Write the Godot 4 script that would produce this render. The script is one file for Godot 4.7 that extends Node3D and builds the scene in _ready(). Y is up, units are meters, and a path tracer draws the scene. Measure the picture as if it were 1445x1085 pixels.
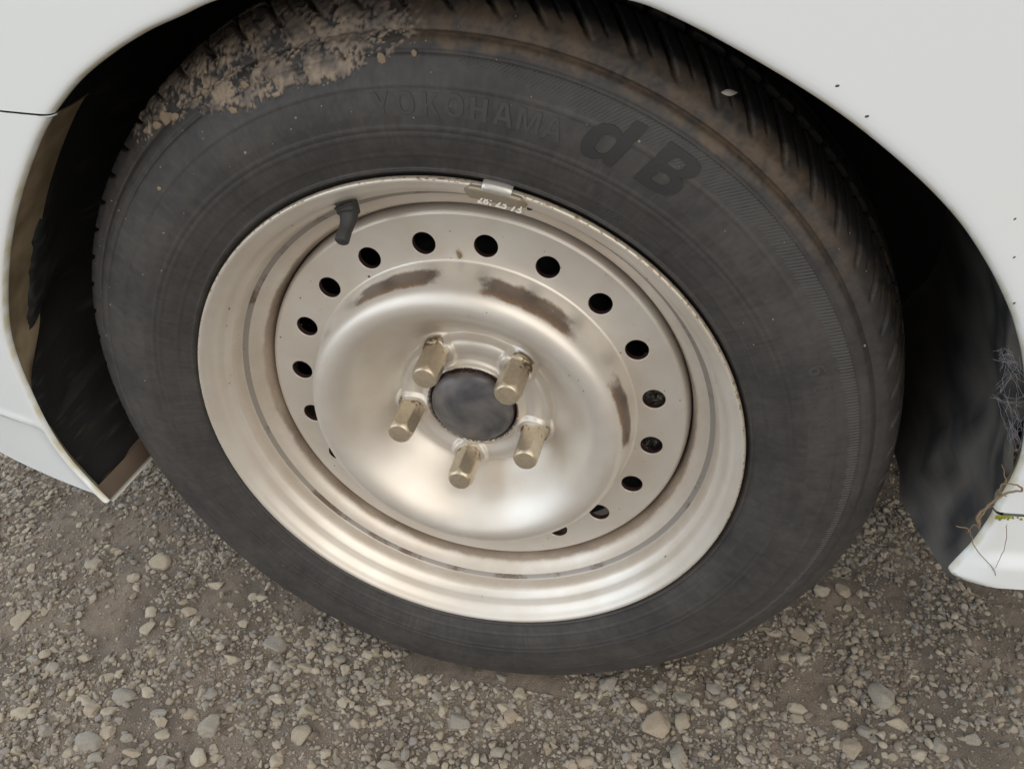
extends Node3D
# Close-up of a steel wheel under the arch of a white car standing on gravel. Ground at y = 0, wheel centre at HUB, z points away from the car.

const HUB := Vector3(0, 0.283, 0)
var names := {}
var car: Node3D
var wheel: Node3D
var M := {}
var ns := {}

func _ready() -> void:
	# ---- camera
	var cam := Camera3D.new()
	cam.name = "camera"
	cam.fov = 50.71
	cam.near = 0.02
	cam.far = 80.0
	add_child(cam)
	cam.transform = Transform3D(Basis(Vector3(0.97598, -0.03408, -0.21519), Vector3(-0.10143, 0.80304, -0.58722), Vector3(0.19282, 0.59494, 0.78029)), Vector3(0.14331, 0.65399, 0.41307)).orthonormalized()
	# ---- overcast sky
	var sm := ProceduralSkyMaterial.new()
	sm.sky_top_color = Color(0.93, 0.965, 1.0)
	sm.sky_horizon_color = Color(0.74, 0.775, 0.81)
	sm.sky_curve = 0.2
	sm.ground_bottom_color = Color(0.33, 0.31, 0.28)
	sm.ground_horizon_color = Color(0.45, 0.44, 0.42)
	sm.energy_multiplier = 1.2
	var env := Environment.new()
	env.background_mode = Environment.BG_SKY
	env.sky = Sky.new()
	env.sky.sky_material = sm
	env.tonemap_mode = Environment.TONE_MAPPER_LINEAR
	env.tonemap_exposure = 2.1
	env.sdfgi_enabled = true
	env.ssao_enabled = true
	env.ssil_enabled = true
	var we := WorldEnvironment.new()
	we.name = "environment"
	we.environment = env
	add_child(we)
	var sun := DirectionalLight3D.new()
	sun.name = "sun"
	sun.light_energy = 0.22
	sun.light_color = Color(1.0, 0.975, 0.94)
	sun.light_angular_distance = 60.0
	sun.shadow_enabled = true
	add_child(sun)
	sun.look_at_from_position(Vector3(1.9, 2.4, 2.2), Vector3.ZERO)
	# ---- everything else
	make_noises()
	make_materials()
	build_ground()
	car = thing("car", "white car seen close at its wheel arch, with a bare silver steel wheel", "car", Vector3.ZERO)
	build_body()
	build_liner()
	wheel = Node3D.new()
	wheel.name = "wheel"
	car.add_child(wheel)
	wheel.position = HUB
	build_tyre()
	build_rim()
	build_disc()
	build_hub()
	build_specks()
	build_valve_and_weight()
	build_lettering()
	build_mud()
	build_stones()
	build_gravel()
	build_small_things()

# ---------------------------------------------------------------- helpers
func numbered(n: String) -> String:
	if not names.has(n):
		names[n] = 0
		return n
	names[n] += 1
	return "%s_%03d" % [n, names[n]]

func thing(called: String, label: String, category: String, at: Vector3, group := "") -> Node3D:
	var o := Node3D.new()
	o.name = numbered(called)
	add_child(o)
	o.position = at
	tag(o, label, category, group)
	return o

func tag(o: Node, label: String, category: String, group := "") -> void:
	o.set_meta("label", label)
	o.set_meta("category", category)
	if group != "":
		o.set_meta("group", group)

func put(called: String, mesh: Mesh, mat: Material, parent: Node) -> MeshInstance3D:
	var o := MeshInstance3D.new()
	o.name = numbered(called) if parent == self else called
	o.mesh = mesh
	o.material_override = mat
	parent.add_child(o, true)
	return o

# a colour given as the 0-255 values one reads off a picture, as linear values for vertices
func L(r: float, g: float, b: float) -> Color:
	return Color(r / 255.0, g / 255.0, b / 255.0).srgb_to_linear()

func mat(c: Color, rough: float, metal := 0.0, vertex := false) -> StandardMaterial3D:
	var m := StandardMaterial3D.new()
	m.albedo_color = c
	m.roughness = rough
	m.metallic = metal
	m.vertex_color_use_as_albedo = vertex
	return m

func noise(s: int, freq: float, oct := 3) -> FastNoiseLite:
	var n := FastNoiseLite.new()
	n.seed = s
	n.noise_type = FastNoiseLite.TYPE_SIMPLEX_SMOOTH
	n.frequency = freq
	n.fractal_octaves = oct
	return n

func make_noises() -> void:
	ns.broad = noise(3, 12.0, 3)      # about 8 cm
	ns.mid = noise(5, 60.0, 3)        # about 2 cm
	ns.fine = noise(7, 260.0, 3)      # about 4 mm
	ns.grain = noise(11, 700.0, 2)    # about 1.5 mm
	ns.unit = noise(13, 1.0, 3)

func n3(which: String, p: Vector3) -> float:
	return ns[which].get_noise_3dv(p)

func normal_tex(s: int, freq: float, strength: float, size := 512) -> ImageTexture:
	var n := noise(s, freq, 4)
	var im := n.get_seamless_image(size, size)
	im.bump_map_to_normal_map(strength)
	return ImageTexture.create_from_image(im)

func grey_tex(s: int, freq: float, lo: float, hi: float, size := 512) -> ImageTexture:
	var n := noise(s, freq, 4)
	var im := n.get_seamless_image(size, size)
	im.convert(Image.FORMAT_RGB8)
	for y in size:
		for x in size:
			var v := lerpf(lo, hi, im.get_pixel(x, y).r)
			im.set_pixel(x, y, Color(v, v, v))
	return ImageTexture.create_from_image(im)

func make_materials() -> void:
	M.paint = mat(Color.WHITE, 0.32, 0.0, true)
	M.paint.clearcoat_enabled = true
	M.paint.clearcoat = 0.6
	M.paint.clearcoat_roughness = 0.12
	M.liner = mat(Color.WHITE, 0.8, 0.0, true)
	M.liner.normal_enabled = true
	M.liner.normal_texture = normal_tex(31, 0.05, 2.0)
	M.liner.normal_scale = 0.5
	M.liner.uv1_triplanar = true
	M.liner.uv1_scale = Vector3(12, 12, 12)
	M.tyre = mat(Color.WHITE, 0.52, 0.0, true)
	M.tyre.normal_enabled = true
	M.tyre.normal_texture = normal_tex(37, 0.04, 3.0)
	M.tyre.normal_scale = 0.35
	M.tyre.uv1_scale = Vector3(72, 5, 1)
	M.rubber = mat(Color(0.21, 0.21, 0.21), 0.6)
	M.dark_letter = mat(Color(0.185, 0.185, 0.19), 0.52)
	M.rib = mat(Color(0.31, 0.305, 0.30), 0.6)
	M.letter = mat(Color(0.27, 0.268, 0.268), 0.6)
	M.steel = mat(Color.WHITE, 0.43, 0.55, true)
	M.steel.normal_enabled = true
	M.steel.normal_texture = normal_tex(41, 0.03, 2.0)
	M.steel.normal_scale = 0.06
	M.steel.uv1_triplanar = true
	M.steel.uv1_scale = Vector3(20, 20, 20)
	M.nut = mat(Color.WHITE, 0.32, 0.65, true)
	M.cap = mat(Color.WHITE, 0.42, 0.35, true)
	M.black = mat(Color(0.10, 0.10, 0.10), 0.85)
	M.mud = mat(Color.WHITE, 0.95, 0.0, true)
	M.freckle = mat(Color8(96, 78, 64), 0.9)
	M.clod = mat(Color8(150, 134, 114), 0.95)
	M.splash = mat(Color8(150, 140, 124), 0.95)
	M.soil = mat(Color.WHITE, 0.95, 0.0, true)
	M.soil.albedo_texture = grey_tex(51, 0.09, 0.78, 1.12)
	M.soil.normal_enabled = true
	M.soil.normal_texture = normal_tex(53, 0.1, 6.0)
	M.soil.normal_scale = 1.3
	M.soil.uv1_triplanar = true
	M.soil.uv1_world_triplanar = true
	M.soil.uv1_scale = Vector3(14, 14, 14)
	M.grit = mat(Color.WHITE, 0.9, 0.0, true)
	M.stones = []
	var grain := grey_tex(57, 0.06, 0.72, 1.12)
	var bump := normal_tex(59, 0.06, 5.0)
	for c in [[176, 165, 146], [168, 157, 139], [158, 151, 139], [170, 156, 137], [154, 148, 138], [180, 170, 152]]:
		var m := mat(Color8(c[0], c[1], c[2]), 0.88)
		m.albedo_texture = grain
		m.normal_enabled = true
		m.normal_texture = bump
		m.normal_scale = 0.7
		m.uv1_triplanar = true
		m.uv1_world_triplanar = true
		m.uv1_scale = Vector3(30, 30, 30)
		M.stones.append(m)
	M.lead = mat(Color(0.66, 0.62, 0.55), 0.5, 0.5)
	M.clip = mat(Color(0.80, 0.79, 0.77), 0.38, 0.6)
	M.digits = mat(Color(0.93, 0.92, 0.89), 0.5, 0.2)
	M.root = mat(Color(0.50, 0.43, 0.35), 0.9)
	M.web = mat(Color(0.50, 0.50, 0.54), 0.8)
	M.moss = mat(Color(0.52, 0.54, 0.16), 0.95)
	M.shell = mat(Color.WHITE, 0.6, 0.0, true)
	M.husk = mat(Color(0.80, 0.77, 0.72), 0.7)
	M.seam = mat(Color(0.22, 0.18, 0.17), 0.9)
	M.speck = mat(Color(0.32, 0.30, 0.30), 0.9)

# mesh of a grid of nu+1 columns and nv rows; normal = across columns x across rows
func grid(pos: PackedVector3Array, nu: int, nv: int, wrap: bool, col := PackedColorArray(), uv := PackedVector2Array(), flip := false) -> ArrayMesh:
	var w := nu + 1
	var nor := PackedVector3Array()
	nor.resize(pos.size())
	for j in nv:
		var j0 := maxi(j - 1, 0)
		var j1 := mini(j + 1, nv - 1)
		for i in w:
			var i0 := i - 1
			var i1 := i + 1
			if i0 < 0:
				i0 = nu - 1 if wrap else 0
			if i1 > nu:
				i1 = 1 if wrap else nu
			var n := (pos[j * w + i1] - pos[j * w + i0]).cross(pos[j1 * w + i] - pos[j0 * w + i])
			if flip:
				n = -n
			nor[j * w + i] = n.normalized() if n.length_squared() > 1e-24 else Vector3(0, 0, 1)
	var idx := PackedInt32Array()
	idx.resize(nu * (nv - 1) * 6)
	var k := 0
	for j in nv - 1:
		for i in nu:
			var a := j * w + i
			if flip:
				idx[k] = a; idx[k + 1] = a + 1; idx[k + 2] = a + w
				idx[k + 3] = a + 1; idx[k + 4] = a + w + 1; idx[k + 5] = a + w
			else:
				idx[k] = a; idx[k + 1] = a + w; idx[k + 2] = a + 1
				idx[k + 3] = a + 1; idx[k + 4] = a + w; idx[k + 5] = a + w + 1
			k += 6
	return arrays_mesh(pos, nor, idx, col, uv)

func arrays_mesh(pos: PackedVector3Array, nor: PackedVector3Array, idx: PackedInt32Array, col := PackedColorArray(), uv := PackedVector2Array(), into: ArrayMesh = null) -> ArrayMesh:
	var a := []
	a.resize(Mesh.ARRAY_MAX)
	a[Mesh.ARRAY_VERTEX] = pos
	a[Mesh.ARRAY_NORMAL] = nor
	if col.size() == pos.size():
		a[Mesh.ARRAY_COLOR] = col
	if uv.size() == pos.size():
		a[Mesh.ARRAY_TEX_UV] = uv
	a[Mesh.ARRAY_INDEX] = idx
	var m := into if into else ArrayMesh.new()
	m.add_surface_from_arrays(Mesh.PRIMITIVE_TRIANGLES, a)
	return m

# smooth curve through 2-D points
func spline(p: Array, per: int) -> PackedVector2Array:
	var out := PackedVector2Array()
	for i in p.size() - 1:
		var a: Vector2 = p[maxi(i - 1, 0)]
		var b: Vector2 = p[i]
		var c: Vector2 = p[i + 1]
		var d: Vector2 = p[mini(i + 2, p.size() - 1)]
		for k in per:
			out.append(b.cubic_interpolate(c, a, d, float(k) / per))
	out.append(p[p.size() - 1])
	return out

func spline3(p: Array, per: int) -> PackedVector3Array:
	var out := PackedVector3Array()
	for i in p.size() - 1:
		var a: Vector3 = p[maxi(i - 1, 0)]
		var b: Vector3 = p[i]
		var c: Vector3 = p[i + 1]
		var d: Vector3 = p[mini(i + 2, p.size() - 1)]
		for k in per:
			out.append(b.cubic_interpolate(c, a, d, float(k) / per))
	out.append(p[p.size() - 1])
	return out

# surface of revolution round z of a list of (radius, z), coloured by a function of (position, angle, radius)
func lathe(prof: PackedVector2Array, nu: int, paint = null, flip := false) -> ArrayMesh:
	var pos := PackedVector3Array()
	var col := PackedColorArray()
	for q in prof:
		for i in nu + 1:
			var a := TAU * (i % nu) / nu
			var p := Vector3(q.x * cos(a), q.x * sin(a), q.y)
			pos.append(p)
			if paint != null:
				col.append(paint.call(p, a, q.x))
	return grid(pos, nu, prof.size(), true, col, PackedVector2Array(), flip)

# tube along points with radii
func tube(pts: PackedVector3Array, r0: float, r1: float, sides := 8) -> ArrayMesh:
	var pos := PackedVector3Array()
	var n := pts.size()
	for k in n:
		var t := (pts[mini(k + 1, n - 1)] - pts[maxi(k - 1, 0)]).normalized()
		var s := t.cross(Vector3(0.31, 0.2, 0.93)).normalized()
		var u := t.cross(s)
		var r := lerpf(r0, r1, float(k) / (n - 1))
		if k == 0 or k == n - 1:
			r *= 0.4
		for i in sides + 1:
			var a := TAU * i / sides
			pos.append(pts[k] + (s * cos(a) + u * sin(a)) * r)
	return grid(pos, sides, n, true, PackedColorArray(), PackedVector2Array(), true)

func sstep(a: float, b: float, x: float) -> float:
	return smoothstep(a, b, x)

func angdiff(a: float, b: float) -> float:
	return wrapf(a - b, -180.0, 180.0)

# ---------------------------------------------------------------- ground
func ground_h(x: float, z: float) -> float:
	var d := Vector2(x, z + 0.08)
	var keep := 1.0 - exp(-(d.x * d.x / 0.02 + d.y * d.y / 0.012))
	var h: float = ns.unit.get_noise_2d(x * 5.0, z * 5.0) * 0.006 + ns.unit.get_noise_2d(x * 28.0 + 9.0, z * 28.0) * 0.0028
	return (h - 0.002) * keep

func build_ground() -> void:
	var xs := PackedFloat32Array([-30, -12, -5, -2.4, -1.5, -1.15])
	var zs := PackedFloat32Array([-30, -12, -5, -2.4, -1.5, -1.1])
	for i in 560:
		xs.append(-0.95 + i * 0.003)
	for i in 380:
		zs.append(-0.75 + i * 0.003)
	xs.append_array(PackedFloat32Array([0.85, 1.2, 2.0, 4.5, 12, 30]))
	zs.append_array(PackedFloat32Array([0.52, 0.9, 1.8, 4.5, 12, 30]))
	var pos := PackedVector3Array()
	var col := PackedColorArray()
	var tan_c := L(142, 129, 115)
	var grey_c := L(116, 107, 97)
	var dark_c := L(84, 74, 64)
	for z in zs:
		for x in xs:
			var far := absf(x) > 1.1 or z < -1.0 or z > 0.5
			var h := ground_h(x, z)
			var f: float = ns.fine.get_noise_2d(x, z)
			if not far:
				h += f * 0.0010 + ns.grain.get_noise_2d(x, z) * 0.0007
			else:
				h = -0.004
			pos.append(Vector3(x, h, z))
			var b: float = ns.broad.get_noise_2d(x + 3.0, z)
			var c := tan_c.lerp(grey_c, clampf(0.5 + b * 1.4 + f * 0.5, 0, 1))
			# damp dark spots of soil
			var spot := sstep(0.42, 0.62, ns.mid.get_noise_2d(x * 0.6, z * 0.6 + 4.0) + f * 0.25)
			c = c.lerp(dark_c, spot * 0.7)
			if far:
				c = tan_c.lerp(grey_c, 0.5)
			col.append(c)
	var g := put("ground", grid(pos, xs.size() - 1, zs.size(), false, col, PackedVector2Array(), true), M.soil, self)
	g.set_meta("kind", "structure")
	g.set_meta("label", "bare trodden earth and fine dirt under the gravel")

# ---------------------------------------------------------------- car body
func body_z(x: float) -> float:
	var l := minf(0.0, x + 0.1)
	var r := maxf(0.0, x - 0.15)
	return 0.048 - 0.5 * l * l - 0.25 * r * r

var LIP := [Vector2(-0.2929, 0.1976), Vector2(-0.3082, 0.2171), Vector2(-0.3204, 0.2393), Vector2(-0.3265, 0.2664), Vector2(-0.3266, 0.3040), Vector2(-0.3227, 0.3370), Vector2(-0.3141, 0.3631), Vector2(-0.2938, 0.4009), Vector2(-0.2693, 0.4382), Vector2(-0.2427, 0.4718), Vector2(-0.2154, 0.5019), Vector2(-0.1960, 0.5202), Vector2(-0.1722, 0.5378), Vector2(-0.1472, 0.5520), Vector2(-0.1230, 0.5632), Vector2(-0.1014, 0.5709), Vector2(-0.0772, 0.5788), Vector2(-0.0317, 0.5863), Vector2(0.0137, 0.5891), Vector2(0.0592, 0.5872), Vector2(0.1046, 0.5805), Vector2(0.1269, 0.5739), Vector2(0.1617, 0.5578), Vector2(0.1995, 0.5369), Vector2(0.2335, 0.5132), Vector2(0.2596, 0.4910), Vector2(0.2793, 0.4689), Vector2(0.2951, 0.4471), Vector2(0.3052, 0.4297), Vector2(0.3147, 0.4092), Vector2(0.3249, 0.3781), Vector2(0.3305, 0.3540), Vector2(0.3306, 0.3321), Vector2(0.3285, 0.3148)]

# a panel that starts with a rounded rolled lip and runs out along a direction per lip point
func panel(lip: PackedVector2Array, dirs: PackedVector2Array, reach: float, depth: PackedFloat32Array, extra = null, dirt = null) -> ArrayMesh:
	var s := [0.0055, 0.0044, 0.0034, 0.0026, 0.0019, 0.0014, 0.0009, 0.0004, 0.0, 0.0003, 0.0012, 0.0028, 0.005, 0.008, 0.013, 0.02, 0.03, 0.045, 0.065, 0.09, 0.12, 0.16, 0.22, 0.32, reach]
	var dz := [-1.0, -0.85, -0.7, -0.55, -0.4, -0.27, -0.15, -0.05, -0.0048, -0.0032, -0.0014, -0.0005, -0.0001, 0, 0, 0, 0, 0, 0, 0, 0, 0, 0, 0, 0]
	var nu := lip.size() - 1
	var pos := PackedVector3Array()
	var col := PackedColorArray()
	for j in s.size():
		for i in lip.size():
			var q := lip[i] + dirs[i] * float(s[j])
			var z := body_z(q.x) + float(dz[j])
			if j < 8:
				z = body_z(q.x) - 0.004 + float(dz[j]) * depth[i]
			if extra != null:
				z += extra.call(q, float(s[j]))
			var p := Vector3(q.x, q.y, z)
			pos.append(p)
			var c := L(233, 237, 238)
			if dirt != null:
				c = dirt.call(p, j, i, c)
			col.append(c)
	return grid(pos, nu, s.size(), false, col)

func lip_dirt(p: Vector3, j: int, _i: int, c: Color) -> Color:
	var n := n3("fine", p) * 0.6 + n3("grain", p) * 0.5
	if j <= 7:
		var f := L(176, 158, 132).lerp(L(128, 114, 90), clampf(0.4 + n3("broad", p * 1.6) * 1.2 + n3("mid", p) * 0.5, 0, 1))
		if p.x < -0.3 and p.y < 0.30 and n3("broad", p * 2.0 + Vector3(2, 0, 0)) > 0.0:
			f = L(176, 178, 152)
		return f
	if j <= 10:
		return c.lerp(L(206, 200, 170), clampf(0.45 + n3("mid", p), 0, 0.9))
	return c

func build_body() -> void:
	var curve := spline(LIP.slice(11, 34), 8)
	var dirs := PackedVector2Array()
	var depth := PackedFloat32Array()
	var a_first := rad_to_deg(atan2(curve[0].y - 0.283, curve[0].x))
	var a_last := rad_to_deg(atan2(curve[curve.size() - 1].y - 0.283, curve[curve.size() - 1].x))
	for q in curve:
		var a := rad_to_deg(atan2(q.y - 0.283, q.x))
		var t := clampf((a - a_last) / (a_first - a_last), 0, 1)
		var d := deg_to_rad(t * 180.0)
		dirs.append(Vector2(cos(d), sin(d)))
		depth.append(lerpf(0.016, 0.010, clampf((a - 20.0) / 40.0, 0, 1)))
	# the lip runs from left to right: columns x rows must look outwards
	var f := put("fender", panel(curve, dirs, 0.5, depth, null, lip_dirt), M.paint, car)
	f.set_meta("label", "white fender panel curving over the tyre")
	# bumper: rows run level from the lip towards the front
	var low := spline(LIP.slice(0, 12), 10)
	var ldirs := PackedVector2Array()
	var ldep := PackedFloat32Array()
	for k in low.size():
		if k == low.size() - 1:
			low[k] += Vector2(0.0004, -0.0013)
		ldirs.append(Vector2(-1, 0))
		var y := low[k].y
		ldep.append(lerpf(0.004, 0.036, sstep(0.29, 0.35, y)))
	var b := put("bumper", panel(low, ldirs, 0.5, ldep, bumper_form, lip_dirt), M.paint, car)
	b.set_meta("label", "white bumper end with dirty inner edge beside the arch")
	# turned-in lower edge of the bumper
	var pos := PackedVector3Array()
	var col := PackedColorArray()
	for j in 6:
		for i in 31:
			var x := -0.2929 - i * 0.016
			var inn: float = [0.0, 0.0015, 0.006, 0.02, 0.04, 0.07][j]
			var p := Vector3(x, 0.1976 + [0.0, -0.0015, -0.0022, -0.0022, -0.001, 0.001][j], body_z(x) - 0.0055 - inn)
			pos.append(p)
			col.append(L(225, 226, 222) if j < 3 else L(118, 104, 90))
	put("bumper_under_edge", grid(pos, 30, 6, false, col), M.paint, car)
	pos = PackedVector3Array()
	col = PackedColorArray()
	# end of the bumper turned towards the tyre
	for j in 8:
		for i in 13:
			var t := i / 12.0
			var p := Vector3(-0.2929 + 0.004 * t, 0.1960, 0.0) + Vector3(0, 0, lerpf(0.0239, -0.0656, t))
			p += Vector3(-0.0016 * j, 0.0016 * j, -0.0004 * j)
			if j == 0:
				p += Vector3(0.0012, -0.0006, 0)
			pos.append(p)
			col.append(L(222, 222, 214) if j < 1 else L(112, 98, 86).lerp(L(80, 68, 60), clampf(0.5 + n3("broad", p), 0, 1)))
	put("bumper_inner_flange", grid(pos, 12, 8, false, col, PackedVector2Array(), true), M.paint, car)
	# side skirt below the rear seam
	var sk := PackedVector2Array()
	var sd := PackedVector2Array()
	var sp := PackedFloat32Array()
	for q in spline([Vector2(0.3291, 0.3126), Vector2(0.3287, 0.3052), Vector2(0.3255, 0.2859), Vector2(0.3204, 0.2692), Vector2(0.3187, 0.2620), Vector2(0.3211, 0.2591), Vector2(0.3263, 0.2564)], 8):
		sk.append(q)
		sd.append(Vector2(1, 0))
		sp.append(0.006)
	sk.reverse()
	sd.reverse()
	var s := put("side_skirt", panel(sk, sd, 0.7, sp, skirt_form, skirt_dirt), M.paint, car)
	s.set_meta("label", "white side skirt end with yellowed edge and mud stain")
	pos = PackedVector3Array()
	for j in 5:
		for i in 21:
			var x := 0.3263 + i * 0.034
			pos.append(Vector3(x, 0.2564 + [0.0, -0.0012, -0.002, -0.002, 0.0][j], body_z(x) - 0.0055 - [0.0, 0.0015, 0.006, 0.03, 0.10][j]))
	col = PackedColorArray()
	for p in pos:
		col.append(L(215, 212, 200))
	put("skirt_under_edge", grid(pos, 20, 5, false, col, PackedVector2Array(), true), M.paint, car)
	# dark gaps behind the seams
	var gap := BoxMesh.new()
	gap.size = Vector3(0.44, 0.006, 0.004)
	var g1 := put("seam_gap", gap, M.seam, car)
	g1.position = Vector3(-0.4220, 0.5187, body_z(-0.44) - 0.008)
	g1.rotation.y = -0.19
	var g2 := put("seam_gap", gap, M.seam, car)
	g2.position = Vector3(0.5555, 0.3136, body_z(0.565) - 0.006)
	g2.rotation.y = 0.10
	# specks of dirt on the fender
	for q in [Vector2(0.1979, 0.5483), Vector2(0.2122, 0.5360), Vector2(0.2835, 0.4923), Vector2(0.2890, 0.4737), Vector2(0.2964, 0.4499)]:
		var sm := SphereMesh.new()
		sm.radius = 0.5
		sm.height = 1.0
		sm.radial_segments = 10
		sm.rings = 5
		var d := put("dirt_speck", sm, M.speck, car)
		d.scale = Vector3(0.0011, 0.0018, 0.0005) * (0.8 if q.y < 0.5 else 1.0)
		d.position = Vector3(q.x, q.y, body_z(q.x))
		d.rotation.z = q.x * 9.0
	# floor pan of the car behind the wheel housing, and the sill along it
	var fl := BoxMesh.new()
	fl.size = Vector3(2.5, 0.03, 1.35)
	var o := put("floor_pan", fl, M.black, car)
	o.position = Vector3(0.6, 0.245, -0.96)
	var sl := BoxMesh.new()
	sl.size = Vector3(1.6, 0.10, 0.12)
	o = put("sill_beam", sl, M.black, car)
	o.position = Vector3(1.2, 0.30, -0.10)
	o = put("front_crossmember", BoxMesh.new(), M.black, car)
	(o.mesh as BoxMesh).size = Vector3(0.2, 0.08, 1.1)
	o.position = Vector3(-0.55, 0.29, -0.84)

func bumper_form(q: Vector2, s: float) -> float:
	# a step below the crease, then the lower lip tucks in
	var crease := 0.2632 - 0.05 * s - 0.08 * s * s
	var t := sstep(crease + 0.004, crease - 0.004, q.y)
	var ridge := exp(-pow((q.y - crease - 0.003) / 0.004, 2)) * 0.0018
	var fade := sstep(0.0, 0.02, s)
	return (-0.006 * t + ridge) * fade

func skirt_form(q: Vector2, s: float) -> float:
	return 0.004 * sstep(0.285, 0.272, q.y) * sstep(0.0, 0.02, s)

func skirt_dirt(p: Vector3, j: int, i: int, c: Color) -> Color:
	c = lip_dirt(p, j, i, c)
	var n := n3("fine", p) + n3("mid", p) * 0.6
	if j > 7 and p.y < 0.262 and p.x < 0.338 and n > 0.1:
		c = c.lerp(L(136, 118, 98), 0.6)
	return c

func build_liner() -> void:
	var e := [Vector3(-0.3052, 0.1877, 0.0149), Vector3(-0.3220, 0.2059, 0.0134), Vector3(-0.3296, 0.2291, 0.0136), Vector3(-0.3342, 0.2591, 0.0131), Vector3(-0.3362, 0.2965, 0.0121), Vector3(-0.3382, 0.3208, 0.0066), Vector3(-0.3178, 0.3520, -0.0017), Vector3(-0.3079, 0.3813, -0.0036), Vector3(-0.2833, 0.4239, 0.0012), Vector3(-0.2560, 0.4676, 0.0078), Vector3(-0.2169, 0.5083, 0.0252), Vector3(-0.1742, 0.5407, 0.0339), Vector3(-0.1489, 0.5551, 0.0354), Vector3(-0.1244, 0.5664, 0.0362), Vector3(-0.1026, 0.5742, 0.0365), Vector3(-0.0781, 0.5822, 0.0365), Vector3(-0.0321, 0.5898, 0.0365), Vector3(0.0139, 0.5926, 0.0365), Vector3(0.0598, 0.5906, 0.0365), Vector3(0.1058, 0.5838, 0.0365), Vector3(0.1283, 0.5771, 0.0365), Vector3(0.1635, 0.5608, 0.0365), Vector3(0.2017, 0.5396, 0.0359), Vector3(0.2360, 0.5156, 0.0348), Vector3(0.2624, 0.4932, 0.0335), Vector3(0.2823, 0.4709, 0.0323), Vector3(0.2982, 0.4488, 0.0312), Vector3(0.3158, 0.3854, 0.0271), Vector3(0.3307, 0.3309, 0.0258), Vector3(0.3334, 0.2962, 0.0276), Vector3(0.3230, 0.2557, 0.0295)]
	var edge := spline3(e, 14)
	var ins := [-0.003, 0.0, 0.006, 0.014, 0.024, 0.036, 0.05, 0.065, 0.08, 0.10, 0.13, 0.17, 0.24]
	var pos := PackedVector3Array()
	var col := PackedColorArray()
	var n := edge.size()
	for j in ins.size():
		for i in n:
			var p := edge[i]
			var d: float = ins[j]
			var a := rad_to_deg(atan2(p.y - 0.283, p.x))
			var rad := Vector3(cos(deg_to_rad(a)), sin(deg_to_rad(a)), 0)
			var q := Vector3(p.x * (1.0 + 0.03 * sstep(0.0, 0.05, d)), (p.y - 0.15) * (1.0 + 0.10 * sstep(0.0, 0.08, d)) + 0.15, p.z - d)
			if i > n - 36:
				# rear flap: leans towards the tyre and ends higher further in
				var t := sstep(n - 36.0, n - 1.0, float(i))
				q.x = lerpf(q.x, p.x - 0.32 * clampf(d, 0.0, 0.065), t)
				q.y = lerpf(q.y, p.y - 0.008 + (0.0 if d < 0.07 else 0.012), t)
			elif i < 42:
				q.x = p.x * (1.0 + 0.012 * sstep(0.0, 0.05, d))
			if j == 0 and i < 66:
				q.z -= 0.003
			elif j == 0:
				q += rad * (0.004 if i > n - 40 else 0.009)
			else:
				q += rad * n3("broad", q) * 0.006 * minf(1.0, j * 0.2)
			if j < 4:
				q.z += n3("mid", p * 0.8) * 0.004
			pos.append(q)
			var c := L(30, 30, 31)
			var g := n3("mid", q * 0.7) * 0.8 + n3("fine", q) * 0.5
			if q.x > 0.25:  # rear flap paler: dusty plastic, plus its sky-lit face painted into the colour
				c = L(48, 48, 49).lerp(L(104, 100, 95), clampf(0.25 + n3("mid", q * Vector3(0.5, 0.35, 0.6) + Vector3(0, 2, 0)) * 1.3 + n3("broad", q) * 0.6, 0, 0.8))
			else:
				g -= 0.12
			if g > 0.22:
				c = c.lerp(L(84, 76, 64), clampf((g - 0.22) * 2.5, 0, 0.6))
			if a > 150.0 and n3("mid", q + Vector3(3, 0, 0)) > 0.2 and d < 0.04:
				c = c.lerp(L(66, 76, 74), 0.4)
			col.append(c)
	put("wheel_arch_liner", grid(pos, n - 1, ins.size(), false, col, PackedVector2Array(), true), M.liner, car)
	# inner wall of the housing
	var wall := BoxMesh.new()
	wall.size = Vector3(1.0, 0.66, 0.02)
	var o := put("inner_housing_wall", wall, M.black, car)
	o.position = Vector3(0, 0.56, -0.222)
	# clip hole at the front lower corner of the liner
	var clip := CylinderMesh.new()
	clip.top_radius = 0.0028
	clip.bottom_radius = 0.0028
	clip.height = 0.003
	o = put("liner_clip", clip, M.digits, car)
	o.position = Vector3(-0.3555, 0.2010, -0.031)
	o.rotation_degrees = Vector3(0, 0, 70)

# ---------------------------------------------------------------- tyre
var TP := [Vector2(0.1915, -0.010), Vector2(0.1955, -0.0055), Vector2(0.1980, -0.0012), Vector2(0.1993, 0.0), Vector2(0.2006, -0.0012), Vector2(0.2060, 0.0008), Vector2(0.2150, 0.0038), Vector2(0.2250, 0.0052), Vector2(0.2350, 0.0056), Vector2(0.2450, 0.0046), Vector2(0.2540, 0.0026), Vector2(0.2620, 0.0000), Vector2(0.2682, -0.0030), Vector2(0.2706, -0.0060), Vector2(0.2735, -0.0082), Vector2(0.2795, -0.0112), Vector2(0.2860, -0.0185), Vector2(0.2900, -0.0300), Vector2(0.2932, -0.0450), Vector2(0.2958, -0.0620), Vector2(0.2968, -0.0780)]
var tp_curve: PackedVector2Array

func tyre_z(r: float) -> float:
	for k in tp_curve.size() - 1:
		if tp_curve[k].x <= r and r <= tp_curve[k + 1].x and k > 20:
			return lerpf(tp_curve[k].y, tp_curve[k + 1].y, (r - tp_curve[k].x) / maxf(tp_curve[k + 1].x - tp_curve[k].x, 1e-6))
	return tp_curve[tp_curve.size() - 1].y

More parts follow.
